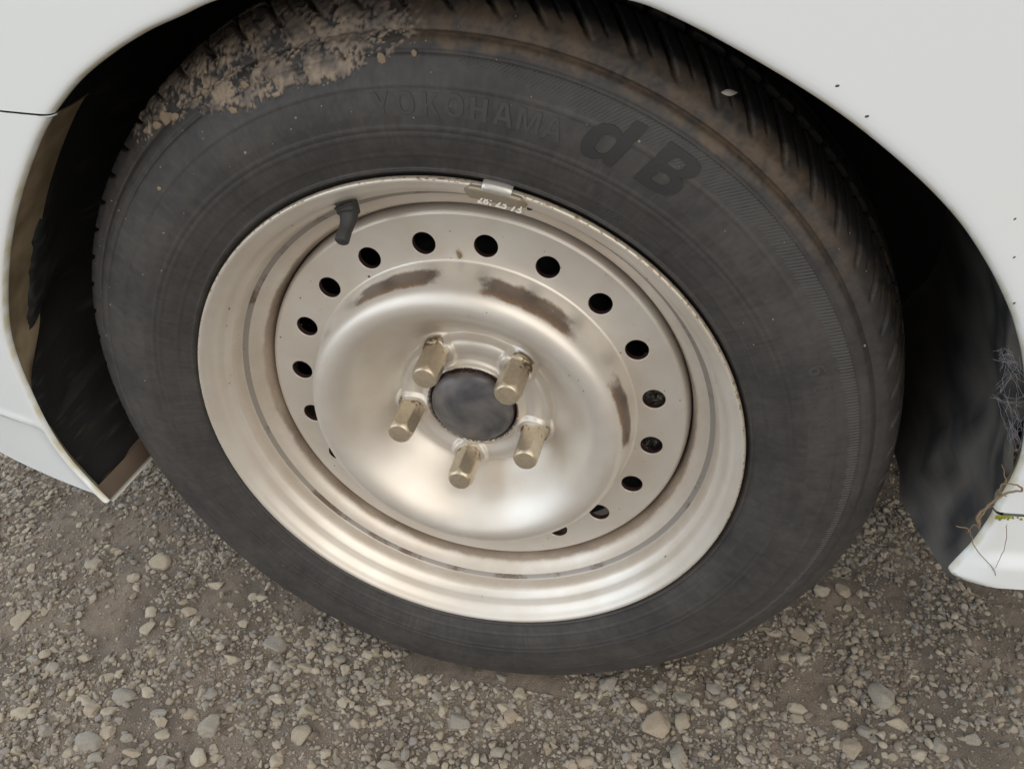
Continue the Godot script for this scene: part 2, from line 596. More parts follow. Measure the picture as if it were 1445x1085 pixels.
func bulge(a: float, r: float) -> float:
	var d := angdiff(rad_to_deg(a), 270.0) / 26.0
	return exp(-d * d) * 0.0035 * sin(PI * clampf((r - 0.2) / 0.088, 0, 1))

func mud_mask(p: Vector3, deg: float, r: float) -> float:
	# crust of mud over the shoulder, upper left
	var low := 0.2525
	if deg > 115.0:
		low = lerpf(0.2545, 0.272, sstep(115, 129, deg))
	elif deg < 100.0:
		low = lerpf(0.262, 0.252, sstep(93, 101, deg))
	var w := sstep(88.0, 97.0, deg) * sstep(136.0, 127.0, deg) * sstep(low - 0.004, low + 0.007, r)
	var n := n3("mid", p) * 0.9 + n3("fine", p) * 0.75 + n3("grain", p) * 0.2
	return clampf((w * 1.15 - 0.72 + n * 1.25 + n3("broad", p * 1.7) * 0.5) * 4.0, 0, 1) * minf(w * 2.0, 1.0)

func build_tyre() -> void:
	tp_curve = spline(TP, 8)
	var prof := tp_curve.duplicate()
	for k in range(tp_curve.size() - 2, 20, -4):
		prof.append(Vector2(tp_curve[k].x, -0.156 - tp_curve[k].y))
	var nu := 2000
	var pos := PackedVector3Array()
	var col := PackedColorArray()
	var uv := PackedVector2Array()
	var arc := 0.0
	var base := L(56, 55, 56)
	var base2 := L(82, 79, 77)
	for j in prof.size():
		var q := prof[j]
		if j > 0:
			arc += q.distance_to(prof[j - 1])
		var out := Vector2(0, 1)
		if j > 0 and j < prof.size() - 1:
			var t := (prof[j + 1] - prof[j - 1]).normalized()
			out = Vector2(-t.y, t.x)
		var front := q.y > -0.079
		for i in nu + 1:
			var a := TAU * (i % nu) / nu
			var deg := rad_to_deg(a)
			var ca := cos(a)
			var sa := sin(a)
			var r := q.x
			var z := q.y
			var p0 := Vector3(r * ca, r * sa, z)
			var h := 0.0
			var c := base
			if front:
				if z > -0.02:
					z += bulge(a, r)
				# moulded lines on the sidewall
				h += 0.0008 * exp(-pow((r - 0.2252) / 0.0006, 2)) + 0.0006 * exp(-pow((r - 0.2212) / 0.0005, 2))
				h -= 0.0011 * exp(-pow((r - 0.2628) / 0.0009, 2))
				h -= 0.0008 * exp(-pow((r - 0.2722) / 0.0008, 2))
				h += 0.0007 * exp(-pow((r - 0.2475) / 0.0006, 2)) + 0.0005 * exp(-pow((r - 0.2090) / 0.0005, 2))
				h += n3("mid", p0) * 0.00018
				# shoulder slots and tread grooves
				if r > 0.2765:
					var slant := (r - 0.2765) * 2.2 - z * 0.9
					var u := fposmod(deg / 360.0 * 74.0 - slant * 16.0, 1.0)
					var slot := 1.0 - sstep(0.05, 0.09, absf(u - 0.5))
					var sipe := 1.0 - sstep(0.015, 0.035, absf(fposmod(u + 0.5, 1.0) - 0.5))
					var into := sstep(0.2785, 0.2870, r)
					h -= 0.0040 * slot * into + 0.0016 * sipe * sstep(0.2830, 0.2860, r)
					h -= 0.0060 * (1.0 - sstep(0.0030, 0.0042, absf(z + 0.0515))) + 0.0060 * (1.0 - sstep(0.0030, 0.0042, absf(z + 0.0780)))
			else:
				h -= 0.0060 * (1.0 - sstep(0.0030, 0.0042, absf(z + 0.1045)))
			# wear and dust in the rubber, with arch shade painted into the tread
			var streak := n3("fine", Vector3(ca * 1.4 * 0.25, sa * 1.4 * 0.25, r * 0.10))
			var patch := n3("broad", p0 * 1.3)
			var scuff: float = ns.unit.get_noise_3d(ca * 60.0, sa * 60.0, r * 34.0)
			c = base.lerp(base2, clampf(0.45 + patch * 0.45 + streak * 0.15 + scuff * 0.15 + n3("mid", p0 * 1.5) * 0.3 + n3("fine", p0) * 0.25, 0, 1))
			if front and r < 0.232:
				c = c.lerp(L(46, 44, 45), clampf(0.2 + streak * 0.5 + scuff * 0.25, 0, 0.6))
			elif r > 0.287:
				c = c.lerp(L(44, 43, 43), 0.6)  # tread colour darkened all round to stand for shade under the arch
			# dull brown film of road dirt along the shoulder, upper right
			if front and r > 0.2615:
				var film := sstep(98.0, 88.0, deg) * sstep(22.0, 52.0, deg) if deg < 180.0 else 0.0
				film *= sstep(0.2640, 0.2680, r + n3("mid", p0) * 0.003) * sstep(0.2885, 0.2835, r + n3("fine", p0) * 0.003)
				c = c.lerp(L(112, 96, 80), clampf(film * (0.62 + n3("mid", p0) * 0.8 + n3("fine", p0) * 0.5), 0, 0.95))
				if z < -0.02 and (deg < 32.0 or deg > 330.0) and n3("mid", p0 + Vector3(7, 0, 0)) > -0.05:
					c = c.lerp(L(96, 82, 66), 0.45)
			if deg > 88.0 and deg < 140.0 and r > 0.24:
				var m := mud_mask(p0, deg, r)
				if m > 0.0:
					h += m * (0.0006 + 0.0009 * maxf(0.0, n3("fine", p0) + 0.3))
					var dry := L(160, 145, 128).lerp(L(112, 104, 97), clampf(0.55 + n3("mid", p0 + Vector3(0, 5, 0)) * 1.5 + n3("fine", p0 + Vector3(0, 5, 0)) * 0.6, 0, 1))
					c = c.lerp(dry, sstep(0.1, 0.5, m))
			r += out.x * h
			z += out.y * h
			var y := r * sa
			if y < -0.2855:
				r = lerpf(r, -0.2855 / sa, 1.0)
			pos.append(Vector3(r * ca, r * sa, z))
			col.append(c)
			uv.append(Vector2(float(i) / nu, arc / 0.1))
	var t := put("tyre", grid(pos, nu, prof.size(), true, col, uv, true), M.tyre, wheel)
	t.set_meta("label", "black worn tyre with raised lettering and dried mud on its shoulder")
	# band of fine slanted ribs round the upper right of the sidewall
	pos = PackedVector3Array()
	var nor := PackedVector3Array()
	var idx := PackedInt32Array()
	var deg := 86.0
	while deg > -52.0:
		var r_in := 0.2500
		if deg < 45.0:
			r_in = lerpf(0.2585, 0.2520, sstep(-25.0, 45.0, deg))
		elif deg > 70.0:
			r_in = lerpf(0.2500, 0.2590, sstep(70.0, 86.0, deg))
		r_in += 0.0006 * sin(deg * 3.1)
		var r_out := 0.2618
		var slant := lerpf(0.0, 0.85, sstep(0.0, 60.0, deg))
		var base_i := pos.size()
		for k in 6:
			var t2 := k / 5.0
			var r := lerpf(r_in, r_out, t2)
			var a := deg_to_rad(deg) - slant * (r - 0.256) / 0.256
			for s in [-1, 0, 1]:
				var aa: float = a + s * 0.00055 / r
				var hh := 0.0 if s != 0 else 0.0006 * minf(1.0, minf(t2 * 4.0, 1.0))
				pos.append(Vector3(r * cos(aa), r * sin(aa), tyre_z(r) + bulge(aa, r) - 0.00005 + hh))
				nor.append(Vector3(-sin(aa) * s * 0.7, cos(aa) * s * 0.7, 0.75).normalized())
		for k in 5:
			for s in 2:
				var v := base_i + k * 3 + s
				for w in [v, v + 1, v + 3, v + 1, v + 4, v + 3]:
					idx.append(w)
		deg -= 0.50
	var ribs := put("ribbed_band", arrays_mesh(pos, nor, idx), M.rib, wheel)
	ribs.set_meta("kind", "stuff")

# ---------------------------------------------------------------- rim and disc
func steel_color(p: Vector3) -> Color:
	var c := L(228, 223, 215)
	return c.lerp(L(219, 211, 200), clampf(0.4 + n3("broad", p * 1.5) * 0.8 + n3("mid", p) * 0.3, 0, 1))

func rim_paint(p: Vector3, a: float, r: float) -> Color:
	var c := steel_color(p)
	var n := n3("fine", p) + n3("grain", p) * 0.3
	# grime baked on next to the disc
	if r < 0.1660:
		var w := sstep(0.1660, 0.1612, r)
		var film := n * 0.10 + n3("mid", p) * 0.28 + n3("broad", p) * 0.3 + w * 1.1 - 0.42
		if film > 0.0:
			c = c.lerp(L(124, 103, 88), clampf(film * 1.8, 0, 0.85))
	# beige dust lying in the barrel
	if r < 0.1790:
		c = c.lerp(L(206, 193, 177), clampf(0.38 + n3("broad", p) * 0.5 + n3("mid", p) * 0.15 + n3("fine", p) * 0.12, 0, 0.7))
	# rusty flaking edge of the step
	if r > 0.1722 and r < 0.1758:
		var k := n3("broad", p * 2.2 + Vector3(1, 2, 3)) * 1.2 + n * 0.3 + (0.12 if p.y < -0.1 and p.x < 0.06 else -0.08)
		c = L(168, 162, 156)
		if k > 0.12:
			c = c.lerp(L(104, 86, 70), clampf((k - 0.12) * 1.6, 0, 0.75))
	# rust freckles on the outer lip
	if r > 0.1938:
		if n > 0.18:
			c = c.lerp(L(148, 112, 70), clampf((n - 0.18) * 4.0, 0, 0.85))
		else:
			c = c.lerp(L(214, 203, 176), 0.5)
	return c

func build_rim() -> void:
	var pr := spline([Vector2(0.1925, -0.0062), Vector2(0.1945, -0.0042), Vector2(0.1952, -0.0018), Vector2(0.1948, 0.0002), Vector2(0.1938, 0.0010), Vector2(0.1922, 0.0006), Vector2(0.1902, -0.0010), Vector2(0.1872, -0.0036), Vector2(0.1846, -0.0074), Vector2(0.1832, -0.0112), Vector2(0.1822, -0.0142), Vector2(0.1805, -0.0172), Vector2(0.1785, -0.0198), Vector2(0.1773, -0.0228), Vector2(0.1766, -0.0262), Vector2(0.1762, -0.0285), Vector2(0.1757, -0.0296), Vector2(0.1745, -0.0304), Vector2(0.1730, -0.0312), Vector2(0.1712, -0.0322), Vector2(0.1680, -0.0343), Vector2(0.1652, -0.0368), Vector2(0.1630, -0.0400), Vector2(0.1612, -0.0440), Vector2(0.1602, -0.0490), Vector2(0.1598, -0.0600), Vector2(0.1598, -0.0800)], 9)
	var b := put("rim", lathe(pr, 1440, rim_paint), M.steel, wheel)
	b.set_meta("label", "silver painted steel rim with rusty outer lip")
	# back of the wheel: barrel and brake drum seen through the holes
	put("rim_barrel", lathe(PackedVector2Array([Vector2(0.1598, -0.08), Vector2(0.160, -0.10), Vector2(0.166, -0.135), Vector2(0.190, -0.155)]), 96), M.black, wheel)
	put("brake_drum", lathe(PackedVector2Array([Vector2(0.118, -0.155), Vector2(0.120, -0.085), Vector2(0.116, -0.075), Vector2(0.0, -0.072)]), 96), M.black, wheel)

const NUT_R := 0.0499
const NUT_A := 47.13

func disc_paint(p: Vector3, a: float, r: float) -> Color:
	var c := steel_color(p)
	var deg := wrapf(rad_to_deg(a), -180.0, 180.0)
	var n := n3("fine", p * 1.3) + n3("grain", p) * 0.6
	# three rust-brown deposits on the step of the dome
	if p.z > -0.0385 and p.z < -0.010 and r > 0.108:
		var t := (p.z + 0.0375) / 0.0235
		for w in [[93.0, 129.0, 0.05, 0.80], [46.0, 83.0, 0.20, 0.93], [-4.0, 29.0, 0.25, 0.95]]:
			if deg > w[0] - 6.0 and deg < w[1] + 6.0:
				var k := sstep(w[0] - 4.0, w[0] + 9.0, deg) * sstep(w[1] + 4.0, w[1] - 9.0, deg)
				k *= sstep(w[2] - 0.12, w[2] + 0.22, t) * sstep(w[3] + 0.10, w[3] - 0.06, t)
				var g := k * 1.35 - 0.42 + n3("mid", p * 1.3) * 0.5 + n * 0.22
				if g > 0.0:
					var rust := L(98, 78, 64).lerp(L(140, 104, 70), clampf((t - w[3] + 0.22) * 4.0 + n * 0.5, 0, 1))
					c = c.lerp(rust, clampf(g * 1.25, 0, 0.85))
	# brown rim of dirt round the hub bore
	if r < 0.0352 and n > -0.25:
		c = c.lerp(L(86, 62, 50), 0.7)
	return c

func build_disc() -> void:
	var nu := 720
	var inner := spline([Vector2(0.1222, -0.0414), Vector2(0.1206, -0.0400), Vector2(0.1192, -0.0358), Vector2(0.1180, -0.0290), Vector2(0.1166, -0.0215), Vector2(0.1140, -0.0148), Vector2(0.1098, -0.0105), Vector2(0.1040, -0.0090), Vector2(0.0975, -0.0106), Vector2(0.0905, -0.0158), Vector2(0.0835, -0.0242), Vector2(0.0765, -0.0340), Vector2(0.0700, -0.0430), Vector2(0.0645, -0.0490), Vector2(0.0605, -0.0518), Vector2(0.0585, -0.0518), Vector2(0.0570, -0.0488), Vector2(0.0555, -0.0460), Vector2(0.0525, -0.0446), Vector2(0.0475, -0.0446), Vector2(0.0425, -0.0460), Vector2(0.0395, -0.0466), Vector2(0.0372, -0.0452), Vector2(0.0358, -0.0428), Vector2(0.0345, -0.0420), Vector2(0.0335, -0.0432), Vector2(0.0330, -0.0470), Vector2(0.0330, -0.0560)], 5)
	var pos := PackedVector3Array()
	var col := PackedColorArray()
	for q in inner:
		for i in nu + 1:
			var a := TAU * (i % nu) / nu
			var p := Vector3(q.x * cos(a), q.x * sin(a), q.y)
			if q.x < 0.066 and q.x > 0.0365:
				# pressed seats round the five nuts and a faintly lobed pad
				for k in 5:
					var na := deg_to_rad(NUT_A + 72.0 * k)
					var d := Vector2(p.x - NUT_R * cos(na), p.y - NUT_R * sin(na)).length()
					p.z += 0.0026 * sstep(0.0155, 0.0120, d)
				p.z += 0.0005 * cos(a * 15.0) * exp(-pow((q.x - 0.0575) / 0.0015, 2))
			pos.append(p)
			col.append(disc_paint(p, a, q.x))
	var m := grid(pos, nu, inner.size(), true, col)
	# outer turned edge
	pos = PackedVector3Array()
	col = PackedColorArray()
	var outer := spline([Vector2(0.1592, -0.064), Vector2(0.1592, -0.056), Vector2(0.1588, -0.0500), Vector2(0.1578, -0.0455), Vector2(0.1562, -0.0427), Vector2(0.1540, -0.0414)], 4)
	for q in outer:
		for i in nu + 1:
			var a := TAU * (i % nu) / nu
			var p := Vector3(q.x * cos(a), q.x * sin(a), q.y)
			pos.append(p)
			col.append(disc_paint(p, a, q.x))
	var m2 := grid(pos, nu, outer.size(), true, col)
	m.add_surface_from_arrays(Mesh.PRIMITIVE_TRIANGLES, m2.surface_get_arrays(0))
	# flat ring with twenty vent holes
	pos = PackedVector3Array()
	col = PackedColorArray()
	var nor := PackedVector3Array()
	var idx := PackedInt32Array()
	var ph := 10.456
	var side := 18
	var arcn := 36
	for h in 20:
		var c0 := deg_to_rad(ph + 18.0 * h)
		var rim_pts := PackedVector2Array()
		var a0 := c0 - PI / 20.0
		var a1 := c0 + PI / 20.0
		for i in arcn:
			rim_pts.append(Vector2(0.1540, lerpf(a0, a1, float(i) / arcn)))
		for i in side:
			rim_pts.append(Vector2(lerpf(0.1540, 0.1222, float(i) / side), a1))
		for i in arcn:
			rim_pts.append(Vector2(0.1222, lerpf(a1, a0, float(i) / arcn)))
		for i in side:
			rim_pts.append(Vector2(lerpf(0.1222, 0.1540, float(i) / side), a0))
		var K := rim_pts.size()
		var hc := Vector2(cos(c0), sin(c0)) * 0.1343
		var b := pos.size()
		var rings := 15
		for j in rings:
			for i in K:
				var q := Vector2(cos(rim_pts[i].y), sin(rim_pts[i].y)) * rim_pts[i].x
				var dir := (q - hc).normalized()
				var p: Vector3
				var nn := Vector3(0, 0, 1)
				if j < 11:
					var e := hc + dir * 0.0084
					var w := q.lerp(e, pow(j / 10.0, 0.8))
					p = Vector3(w.x, w.y, -0.0414)
				else:
					var e2: Vector2 = hc + dir * [0.0081, 0.0079, 0.0078, 0.0079][j - 11]
					p = Vector3(e2.x, e2.y, [-0.0415, -0.0420, -0.0430, -0.0460][j - 11])
					nn = Vector3(-dir.x, -dir.y, [0.9, 0.4, 0.0, 0.0][j - 11]).normalized()
				pos.append(p)
				nor.append(nn)
				var cc := disc_paint(p, atan2(p.y, p.x), Vector2(p.x, p.y).length())
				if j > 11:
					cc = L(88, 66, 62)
				col.append(cc)
		for j in rings - 1:
			for i in K:
				var v0 := b + j * K + i
				var v1 := b + j * K + (i + 1) % K
				for w in [v0, v0 + K, v1, v1, v0 + K, v1 + K]:
					idx.append(w)
	arrays_mesh(pos, nor, idx, col, PackedVector2Array(), m)
	var o := put("wheel_disc", m, M.steel, wheel)
	o.set_meta("label", "silver pressed steel disc with a ring of round holes and brown rust patches")

func build_hub() -> void:
	# closed hexagon nuts
	var prof := [Vector2(0.0112, -0.0490), Vector2(0.0114, -0.0458), Vector2(0.0108, -0.0445), Vector2(0.0098, -0.0438), Vector2(0.0101, -0.0425), Vector2(0.0105, -0.0300), Vector2(0.0105, -0.0185), Vector2(0.0099, -0.0160), Vector2(0.0090, -0.0140), Vector2(0.0083, -0.0128), Vector2(0.0076, -0.0121), Vector2(0.0068, -0.0119), Vector2(0.0, -0.0114)]
	var pc := PackedVector2Array()
	for k in prof.size() - 1:
		for s in 6:
			pc.append(prof[k].lerp(prof[k + 1], s / 6.0))
	pc.append(prof[prof.size() - 1])
	for k in 5:
		var na := deg_to_rad(NUT_A + 72.0 * k)
		var turn: float = [0.2, 0.75, 0.1, 0.5, 0.9][k]
		var pos := PackedVector3Array()
		var col := PackedColorArray()
		for q in pc:
			for i in 73:
				var a := TAU * (i % 72) / 72
				var r := q.x
				if q.y > -0.0435:
					var f := fposmod(a + turn, PI / 3.0) - PI / 6.0
					r = minf(r, 0.00885 / cos(f))
				var p := Vector3(r * cos(a), r * sin(a), q.y)
				pos.append(p)
				var w := p + Vector3(k * 0.31, 0, 0)
				var n := n3("fine", w) + n3("mid", w) * 0.7
				var c := L(208, 196, 174).lerp(L(188, 173, 150), clampf(0.5 + n * 0.6, 0, 1))
				if q.y < -0.030 and n > 0.05 + (q.y + 0.044) * 60.0:
					c = c.lerp(L(104, 76, 46), clampf(0.5 + n, 0, 0.9))
				elif n > 0.95:
					c = c.lerp(L(112, 86, 58), 0.7)
				col.append(c)
		var o := put("lug_nut", grid(pos, 72, pc.size(), true, col), M.nut, wheel)
		o.position = Vector3(NUT_R * cos(na), NUT_R * sin(na), 0.0)
	# dust cap in the bore
	var cp := spline([Vector2(0.0322, -0.060), Vector2(0.0321, -0.046), Vector2(0.0316, -0.0420), Vector2(0.0300, -0.0388), Vector2(0.0272, -0.0368), Vector2(0.0250, -0.0358), Vector2(0.0205, -0.0342), Vector2(0.0140, -0.0326), Vector2(0.0070, -0.0317), Vector2(0.0, -0.0315)], 6)
	put("hub_cap", lathe(cp, 160, cap_paint), M.cap, wheel)

func cap_paint(p: Vector3, a: float, r: float) -> Color:
	# wiped in swirls
	var q := p.rotated(Vector3(0, 0, 1), r * 40.0)
	var s := n3("broad", q * 3.0) * 1.2 + n3("mid", q * Vector3(0.6, 1.2, 0.0)) * 0.6
	var c := L(124, 121, 119).lerp(L(84, 84, 88), clampf(0.5 + s * 0.7, 0, 1))
	if r > 0.0312 and n3("fine", p) > -0.1:
		c = L(84, 60, 50)
	return c

func build_specks() -> void:
	var rng := RandomNumberGenerator.new()
	rng.seed = 5150
	var mm := MultiMesh.new()
	mm.transform_format = MultiMesh.TRANSFORM_3D
	mm.mesh = stone_mesh(8, 1, 0.4, 0.0)
	mm.instance_count = 120
	for k in 120:
		var a := rng.randf() * TAU
		var r := rng.randf_range(0.123, 0.153)
		var z := -0.0413
		if k % 2 == 0:
			r = rng.randf_range(0.1765, 0.1915)
			z = lerpf(-0.026, -0.0002, pow((r - 0.1765) / 0.015, 0.75))
		elif k % 5 == 1:
			r = rng.randf_range(0.098, 0.108)
			z = -0.0092
		var s := rng.randf_range(0.0004, 0.0010) * (1.0 if rng.randf() > 0.12 else 1.9)
		mm.set_instance_transform(k, Transform3D(Basis(Vector3(0, 0, 1), rng.randf() * TAU).scaled(Vector3(s, s, s * 0.35)), Vector3(r * cos(a), r * sin(a), z)))
	var mi := MultiMeshInstance3D.new()
	mi.name = "rust_freckles"
	mi.multimesh = mm
	mi.material_override = M.freckle
	mi.set_meta("kind", "stuff")
	wheel.add_child(mi)

func build_valve_and_weight() -> void:
	var a := deg_to_rad(110.6)
	var o := Vector3(cos(a), sin(a), 0)
	var pts := spline3([o * 0.1795 + Vector3(0, 0, -0.0175), o * 0.1755 + Vector3(0, 0, -0.0165), o * 0.1715 + Vector3(-0.0005, 0, -0.0135), o * 0.1675 + Vector3(-0.002, 0, -0.0085), o * 0.1640 + Vector3(-0.0035, 0, -0.0030), o * 0.1615 + Vector3(-0.0045, 0, 0.0005)], 5)
	var pos := PackedVector3Array()
	var n := pts.size()
	for k in n + 2:
		var kk := mini(k, n - 1)
		var t := (pts[mini(kk + 1, n - 1)] - pts[maxi(kk - 1, 0)]).normalized()
		var s := t.cross(Vector3(0.3, 0.2, 0.9)).normalized()
		var u := t.cross(s)
		var f := float(kk) / (n - 1)
		var r := 0.0072 if f < 0.30 else lerpf(0.0058, 0.0044, sstep(0.30, 0.62, f))
		if f < 0.06:
			r = 0.0078
		if f > 0.66 and f < 0.72:
			r = 0.0041
		if k == n - 1:
			r = 0.0040
		if k == n:
			r = 0.0028
		if k == n + 1:
			r = 0.0001
		var c: Vector3 = pts[kk] + t * float([0.0, 0.0009, 0.0013][maxi(0, k - n + 1)])
		for i in 25:
			var b := TAU * (i % 24) / 24
			pos.append(c + (s * cos(b) + u * sin(b)) * r)
	put("valve_stem", grid(pos, 24, n + 2, true, PackedColorArray(), PackedVector2Array(), true), M.rubber, wheel)
	# clip-on balance weight
	pos = PackedVector3Array()
	for j in 33:
		var t := j / 32.0
		var deg := lerpf(84.8, 73.2, t)
		var taper := pow(clampf(sin(PI * t) * 2.6, 0, 1), 0.6)
		for i in 17:
			var b := TAU * (i % 16) / 16
			var rr := 0.1893 + 0.0052 * taper * signf(cos(b)) * pow(absf(cos(b)), 0.6)
			var zz := -0.0030 + 0.0052 * taper * signf(sin(b)) * pow(absf(sin(b)), 0.6) - (0.1893 - rr) * 0.55
			var w := deg_to_rad(deg)
			pos.append(Vector3(rr * cos(w), rr * sin(w), zz))
	put("balance_weight", grid(pos, 16, 33, true, PackedColorArray(), PackedVector2Array(), true), M.lead, wheel)
	pos = PackedVector3Array()
	var cl := spline([Vector2(0.1985, -0.006), Vector2(0.1984, -0.001), Vector2(0.1975, 0.0024), Vector2(0.1955, 0.0038), Vector2(0.1935, 0.0038), Vector2(0.1918, 0.0028), Vector2(0.1908, 0.0015)], 4)
	for q in cl:
		for i in 21:
			var w := deg_to_rad(lerpf(81.3, 76.3, i / 20.0))
			var edge := 0.0006 * pow(absf(i / 10.0 - 1.0), 6)
			pos.append(Vector3((q.x - edge) * cos(w), (q.x - edge) * sin(w), q.y - edge))
	put("weight_clip", grid(pos, 20, cl.size(), false, PackedColorArray(), PackedVector2Array(), true), M.clip, wheel)
	put("weight_digits", bent_text("28: 23 73", 0.0032, 0.0005, 78.0, 0.1862, func(_r): return 0.0006, 0.0, true), M.digits, wheel)
	var chip := SphereMesh.new()
	chip.radius = 0.5
	chip.height = 1.0
	var ch := put("black_paint_chip", chip, M.rubber, wheel)
	var w2 := deg_to_rad(72.8)
	ch.position = Vector3(cos(w2), sin(w2), 0) * 0.1866 + Vector3(0, 0, -0.0055)
	ch.scale = Vector3(0.005, 0.0032, 0.002)
	ch.rotation.z = 0.5

# raised letters bent round the wheel, tops outwards
func bent_text(txt: String, size: float, depth: float, deg: float, r0: float, zf: Callable, slant := 0.0, bold := true, wide := 1.0) -> ArrayMesh:
	var tm := TextMesh.new()
	var f := SystemFont.new()
	f.font_names = PackedStringArray(["Droid Sans"])
	f.font_weight = 700 if bold else 400
	tm.font = f
	tm.text = txt
	tm.font_size = 64
	tm.pixel_size = size / 46.0
	tm.depth = depth
	var st := SurfaceTool.new()
	var ar := tm.get_mesh_arrays()
	var v: PackedVector3Array = ar[Mesh.ARRAY_VERTEX]
	var ix = ar[Mesh.ARRAY_INDEX]
	var tris := PackedVector3Array()
	if ix == null or ix.size() == 0:
		tris = v
	else:
		for k in ix:
			tris.append(v[k])
	for pass_n in 2:
		var more := PackedVector3Array()
		for k in range(0, tris.size(), 3):
			var a := tris[k]
			var b := tris[k + 1]
			var c := tris[k + 2]
			var ab := (a + b) * 0.5
			var bc := (b + c) * 0.5
			var ca := (c + a) * 0.5
			more.append_array(PackedVector3Array([a, ab, ca, ab, b, bc, ca, bc, c, ab, bc, ca]))
		tris = more
	st.begin(Mesh.PRIMITIVE_TRIANGLES)
	st.set_smooth_group(-1)
	for p in tris:
		var r := r0 + p.y
		var a := deg_to_rad(deg) - (p.x * wide + slant * p.y) / r0
		st.add_vertex(Vector3(r * cos(a), r * sin(a), zf.call(r) + p.z + depth * 0.1))
	st.generate_normals()
	return st.commit()

func sidewall(r: float) -> float:
	return tyre_z(r)

func build_lettering() -> void:
	var words := "YOKOHAMA"
	for k in words.length():
		put("raised_letter", bent_text(words[k], 0.0118, 0.0007, 95.4 - 3.22 * k, 0.2378, sidewall), M.letter, wheel)
	put("raised_letter", bent_text("d", 0.0245, 0.0011, 65.9, 0.2437, sidewall, 0.25, true, 1.35), M.dark_letter, wheel)
	put("raised_letter", bent_text("B", 0.0250, 0.0011, 58.0, 0.2446, sidewall, 0.25, true, 1.3), M.dark_letter, wheel)
	put("raised_letter", bent_text("6", 0.0098, 0.0007, 22.6, 0.2425, sidewall), M.letter, wheel)
	put("raised_letter", bent_text("0", 0.0098, 0.0007, 19.3, 0.2425, sidewall), M.letter, wheel)
	put("small_raised_text", bent_text("C/170R", 0.0042, 0.0005, 60.6, 0.2060, sidewall, 0.2), M.letter, wheel)

func build_mud() -> void:
	# thick clods and small splashes of dried mud that stick to the tyre
	var rng := RandomNumberGenerator.new()
	rng.seed = 77
	for q in [[126.6, 0.2735, 0.0100], [125.0, 0.2700, 0.0070], [128.6, 0.2750, 0.0060], [116.0, 0.2555, 0.0050], [94.6, 0.2600, 0.0055], [113.0, 0.2640, 0.0050], [108.5, 0.2590, 0.0050], [104.0, 0.2585, 0.0045], [133.9, 0.2505, 0.0030], [90.6, 0.2620, 0.0036], [119.0, 0.2700, 0.0055]]:
		var a := deg_to_rad(q[0])
		var o := put("mud_clod", stone_mesh(int(q[0] * 10), 2, 0.45, 0.0), M.clod, wheel)
		o.position = Vector3(q[1] * cos(a), q[1] * sin(a), tyre_z(q[1]) + 0.0006)
		o.scale = Vector3(q[2], q[2] * 0.8, q[2] * 0.30)
		o.rotation.z = a * 3.0
	var mm := MultiMesh.new()
	mm.transform_format = MultiMesh.TRANSFORM_3D
	mm.mesh = stone_mesh(5, 1, 0.4, 0.0)
	mm.instance_count = 100
	for k in 100:
		var deg := rng.randf_range(0, 360) if k > 70 else 112.0 + rng.randfn(0, 24)
		var r := rng.randf_range(0.205, 0.285) if k > 70 else rng.randf_range(0.228, 0.284)
		var a := deg_to_rad(deg)
		var s := rng.randf_range(0.0004, 0.0010) * (1.0 if rng.randf() > 0.1 else 1.8)
		var b := Basis(Vector3(0, 0, 1), rng.randf() * TAU).scaled(Vector3(s, s, s * 0.5))
		mm.set_instance_transform(k, Transform3D(b, Vector3(r * cos(a), r * sin(a), tyre_z(r) + bulge(a, r) + 0.0002)))
	var mi := MultiMeshInstance3D.new()
	mi.name = "mud_splashes"
	mi.multimesh = mm
	mi.material_override = M.splash
	mi.set_meta("kind", "stuff")
	wheel.add_child(mi)

# ---------------------------------------------------------------- stones
var ico_v := PackedVector3Array()
func icosphere(level: int) -> Array:
	var t := (1.0 + sqrt(5.0)) / 2.0
	var v: Array[Vector3] = []
	for q in [Vector3(-1, t, 0), Vector3(1, t, 0), Vector3(-1, -t, 0), Vector3(1, -t, 0), Vector3(0, -1, t), Vector3(0, 1, t), Vector3(0, -1, -t), Vector3(0, 1, -t), Vector3(t, 0, -1), Vector3(t, 0, 1), Vector3(-t, 0, -1), Vector3(-t, 0, 1)]:
		v.append(q.normalized())
	var f := [0, 11, 5, 0, 5, 1, 0, 1, 7, 0, 7, 10, 0, 10, 11, 1, 5, 9, 5, 11, 4, 11, 10, 2, 10, 7, 6, 7, 1, 8, 3, 9, 4, 3, 4, 2, 3, 2, 6, 3, 6, 8, 3, 8, 9, 4, 9, 5, 2, 4, 11, 6, 2, 10, 8, 6, 7, 9, 8, 1]
	for l in level:
		var mids := {}
		var g := []
		for k in range(0, f.size(), 3):
			var m := []
			for e in 3:
				var a: int = f[k + e]
				var b: int = f[k + (e + 1) % 3]
				var key := mini(a, b) * 100000 + maxi(a, b)
				if not mids.has(key):
					v.append((v[a] + v[b]).normalized())
					mids[key] = v.size() - 1
				m.append(mids[key])
			g.append_array([f[k], m[0], m[2], m[0], f[k + 1], m[1], m[2], m[1], f[k + 2], m[0], m[1], m[2]])
		f = g
	return [v, f]

